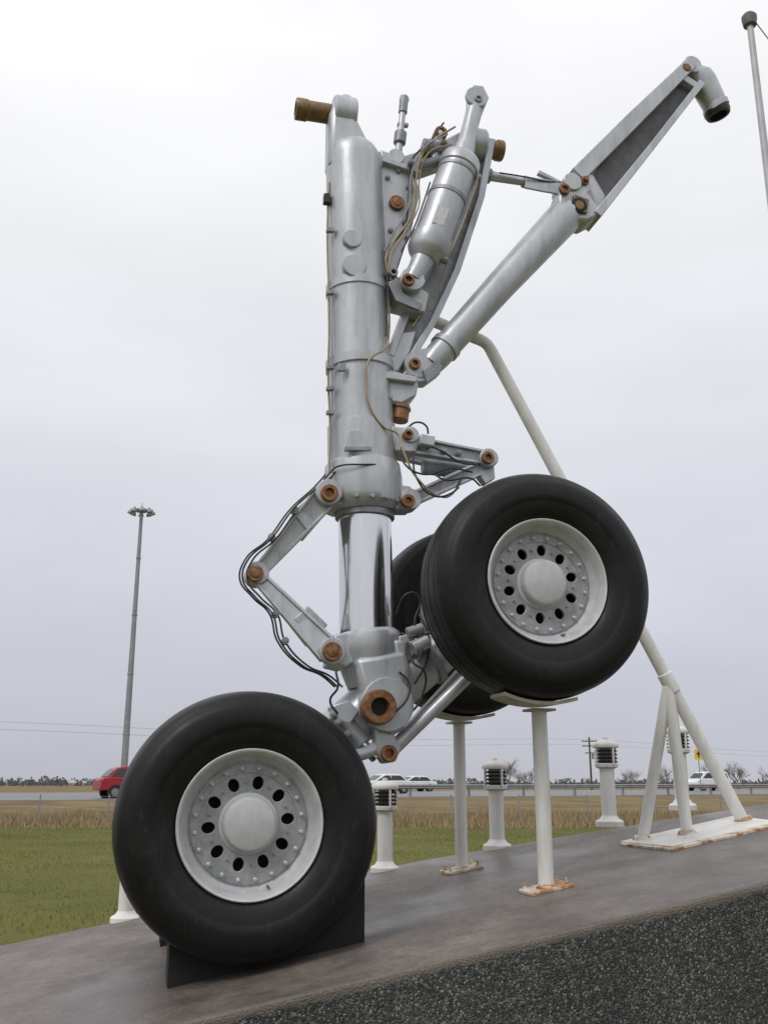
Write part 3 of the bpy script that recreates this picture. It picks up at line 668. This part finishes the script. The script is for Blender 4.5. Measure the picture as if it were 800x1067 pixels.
# ---------------------------------------------------------------- high mast light
b0=Vector((-25.65,100,-.1)); he=empty('high_mast_light',b0); Ht=29.6
tube('mast',b0,b0+Z*Ht,.36,.17,GALV,he,24)
for k in range(4): lathe('mast_joint',b0+Z*(6+6*k),Z,[(0,.36-.035*k),(.12,.36-.035*k)],GALV,he,24)
lathe('head_ring',b0+Z*(Ht-.5),Z,[(0,.55),(.15,.6),(.3,.55)],GALV,he,24); tube('spigot',b0+Z*Ht,b0+Z*(Ht+.5),.06,.03,GALV,he,8)
for k in range(8):
    t=2*math.pi*(k+.35)/8; d=Vector((math.cos(t),math.sin(t),0)); c=b0+Z*(Ht-.35)+d*.9
    tube('lamp_arm',b0+Z*(Ht-.35),c,.05,.05,GALV,he,8)
    lathe('luminaire',c+Z*.15+d*.12,-Z+d*.3,[(0,.12),(.2,.16),(.3,.26),(.56,.30),(.58,.26)],GALV,he,16)
# flagpole
fb=Vector((4.94,11,0)); fl=empty('flagpole',fb); FH=11.35
POLE=pbr('pole_grey_paint',(.40,.41,.42),(.52,.53,.54),.45,.1,3)
tube('pole',fb,fb+Z*FH,.066,.042,POLE,fl,24)
lathe('pole_base',fb,Z,[(0,.16),(.05,.16),(.08,.09),(.3,.085)],GALV,fl,24)
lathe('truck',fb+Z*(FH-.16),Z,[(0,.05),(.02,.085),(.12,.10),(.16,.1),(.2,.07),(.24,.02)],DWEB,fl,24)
hose('halyard',[fb+Z*(FH-.1)+Vector((.09,0,0)),fb+Z*(FH-.5)+Vector((.28,0,0)),fb+Z*(FH-1.4)+Vector((.42,0,0)),fb+Z*(FH-3)+Vector((.4,0,0)),fb+Z*1.2+Vector((.09,0,0))],.008,pbr('rope',(.35,.12,.12),(.5,.3,.28),.8),fl,True)
ub=Vector((30.6,150,0)); ue=empty('utility_pole',ub); WOOD=pbr('weathered_wood',(.07,.055,.045),(.12,.10,.08),.9,0,3,0)
tube('pole',ub-Z*.5,ub+Z*7.9,.17,.12,WOOD,ue,10)
for zz,l in ((7.3,2.2),(6.6,2.2),(5.6,1.4)): box('crossarm',ub+Z*zz,l,.14,.14,WOOD,ue)
for i in (-1,-.4,.4,1): lathe('insulator',ub+Vector((i,0,7.37)),Z,[(0,.05),(.18,.05)],GALV,ue,8)
lathe('transformer',ub+Vector((.4,-.1,4.7)),Z,[(0,.2),(.8,.2)],GALV,ue,12)
pe=empty('power_line',(0,130,7.4))
for dz,dy in ((7.5,0),(6.75,0)):
    hose('wire',[(-106,50+dy,dz-.2),(-72,75+dy,dz-.9),(-38,100+dy,dz-.3),(-4,125+dy,dz-.9),(30.6,150+dy,dz),(65,175+dy,dz-.9),(100,200+dy,dz)],.014,GALV,pe,True)
sb=Vector((24.9,80,.3)); se=empty('warning_sign',sb)
YEL=pbr('sign_yellow',(.75,.48,.02),(.8,.52,.03),.4,0,3,0)
tube('sign_post',sb,sb+Z*3.6,.04,.04,GALV,se,8)
box('sign_panel',sb+Z*3.2-Vector((0,.06,0)),.62,.03,.8,YEL,se,.01)
box('sign_symbol',sb+Z*3.2-Vector((0,.085,0)),.12,.01,.45,BLACK,se); box('sign_bar',sb+Z*3.25-Vector((0,.09,0)),.34,.01,.09,BLACK,se)
# ---------------------------------------------------------------- world and sun
w=bpy.data.worlds.new('World'); scene.world=w; w.use_nodes=True; nt=w.node_tree
bg=nt.nodes['Background']; bg.inputs['Strength'].default_value=.1
sky=nt.nodes.new('ShaderNodeTexSky'); sky.sky_type='NISHITA'; sky.sun_disc=False; sky.sun_elevation=math.radians(48); sky.sun_rotation=math.radians(215)
sky.air_density=1.5; sky.dust_density=4
tc=nt.nodes.new('ShaderNodeTexCoord'); sp=nt.nodes.new('ShaderNodeSeparateXYZ'); nt.links.new(tc.outputs['Generated'],sp.inputs[0])
cr=ramp(nt,sp.outputs[2],[(0,(.54,.55,.615)),(.1,(.585,.60,.68)),(.26,(.71,.725,.79)),(.45,(.87,.88,.92)),(.62,(1.0,1.0,1.02)),(1,(1.15,1.15,1.16))])
mp=nt.nodes.new('ShaderNodeMapping'); mp.inputs['Scale'].default_value=(1,1,3.2); mp.inputs['Rotation'].default_value=(0,.15,.3); nt.links.new(tc.outputs['Generated'],mp.inputs[0])
nz=nt.nodes.new('ShaderNodeTexNoise'); nz.inputs['Scale'].default_value=1.6; nz.inputs['Detail'].default_value=5; nz.inputs['Roughness'].default_value=.5; nt.links.new(mp.outputs[0],nz.inputs['Vector'])
nr=ramp(nt,nz.outputs['Fac'],[(.3,.90),(.7,1.07)])
cl=mixc(nt,1.0,cr.outputs[0],nr.outputs[0],'MULTIPLY')
sc=nt.nodes.new('ShaderNodeVectorMath'); sc.operation='SCALE'; sc.inputs['Scale'].default_value=10.0; nt.links.new(cl,sc.inputs[0])
fin=mixc(nt,.95,sky.outputs[0],sc.outputs[0]); nt.links.new(fin,bg.inputs[0])
sun=bpy.data.lights.new('sun','SUN'); sun.energy=1.1; sun.angle=math.radians(18); sun.color=(1,.98,.95)
so=bpy.data.objects.new('sun',sun); scene.collection.objects.link(so)
el=math.radians(48); azs=math.radians(215)
sd=Vector((math.sin(azs)*math.cos(el),math.cos(azs)*math.cos(el),math.sin(el)))
so.rotation_euler=sd.to_track_quat('Z','Y').to_euler(); so.location=sd*30
# camera
cam=bpy.data.cameras.new('camera'); co=bpy.data.objects.new('camera',cam); scene.collection.objects.link(co)
cam.sensor_fit='VERTICAL'; cam.sensor_height=36; cam.lens=36*F/1067; cam.clip_end=9000; cam.clip_start=.05
co.location=(0,0,CAMZ); co.rotation_euler=(math.pi/2+PITCH,0,0); scene.camera=co
scene.view_settings.view_transform='Standard'; scene.view_settings.look='None'; scene.view_settings.exposure=0
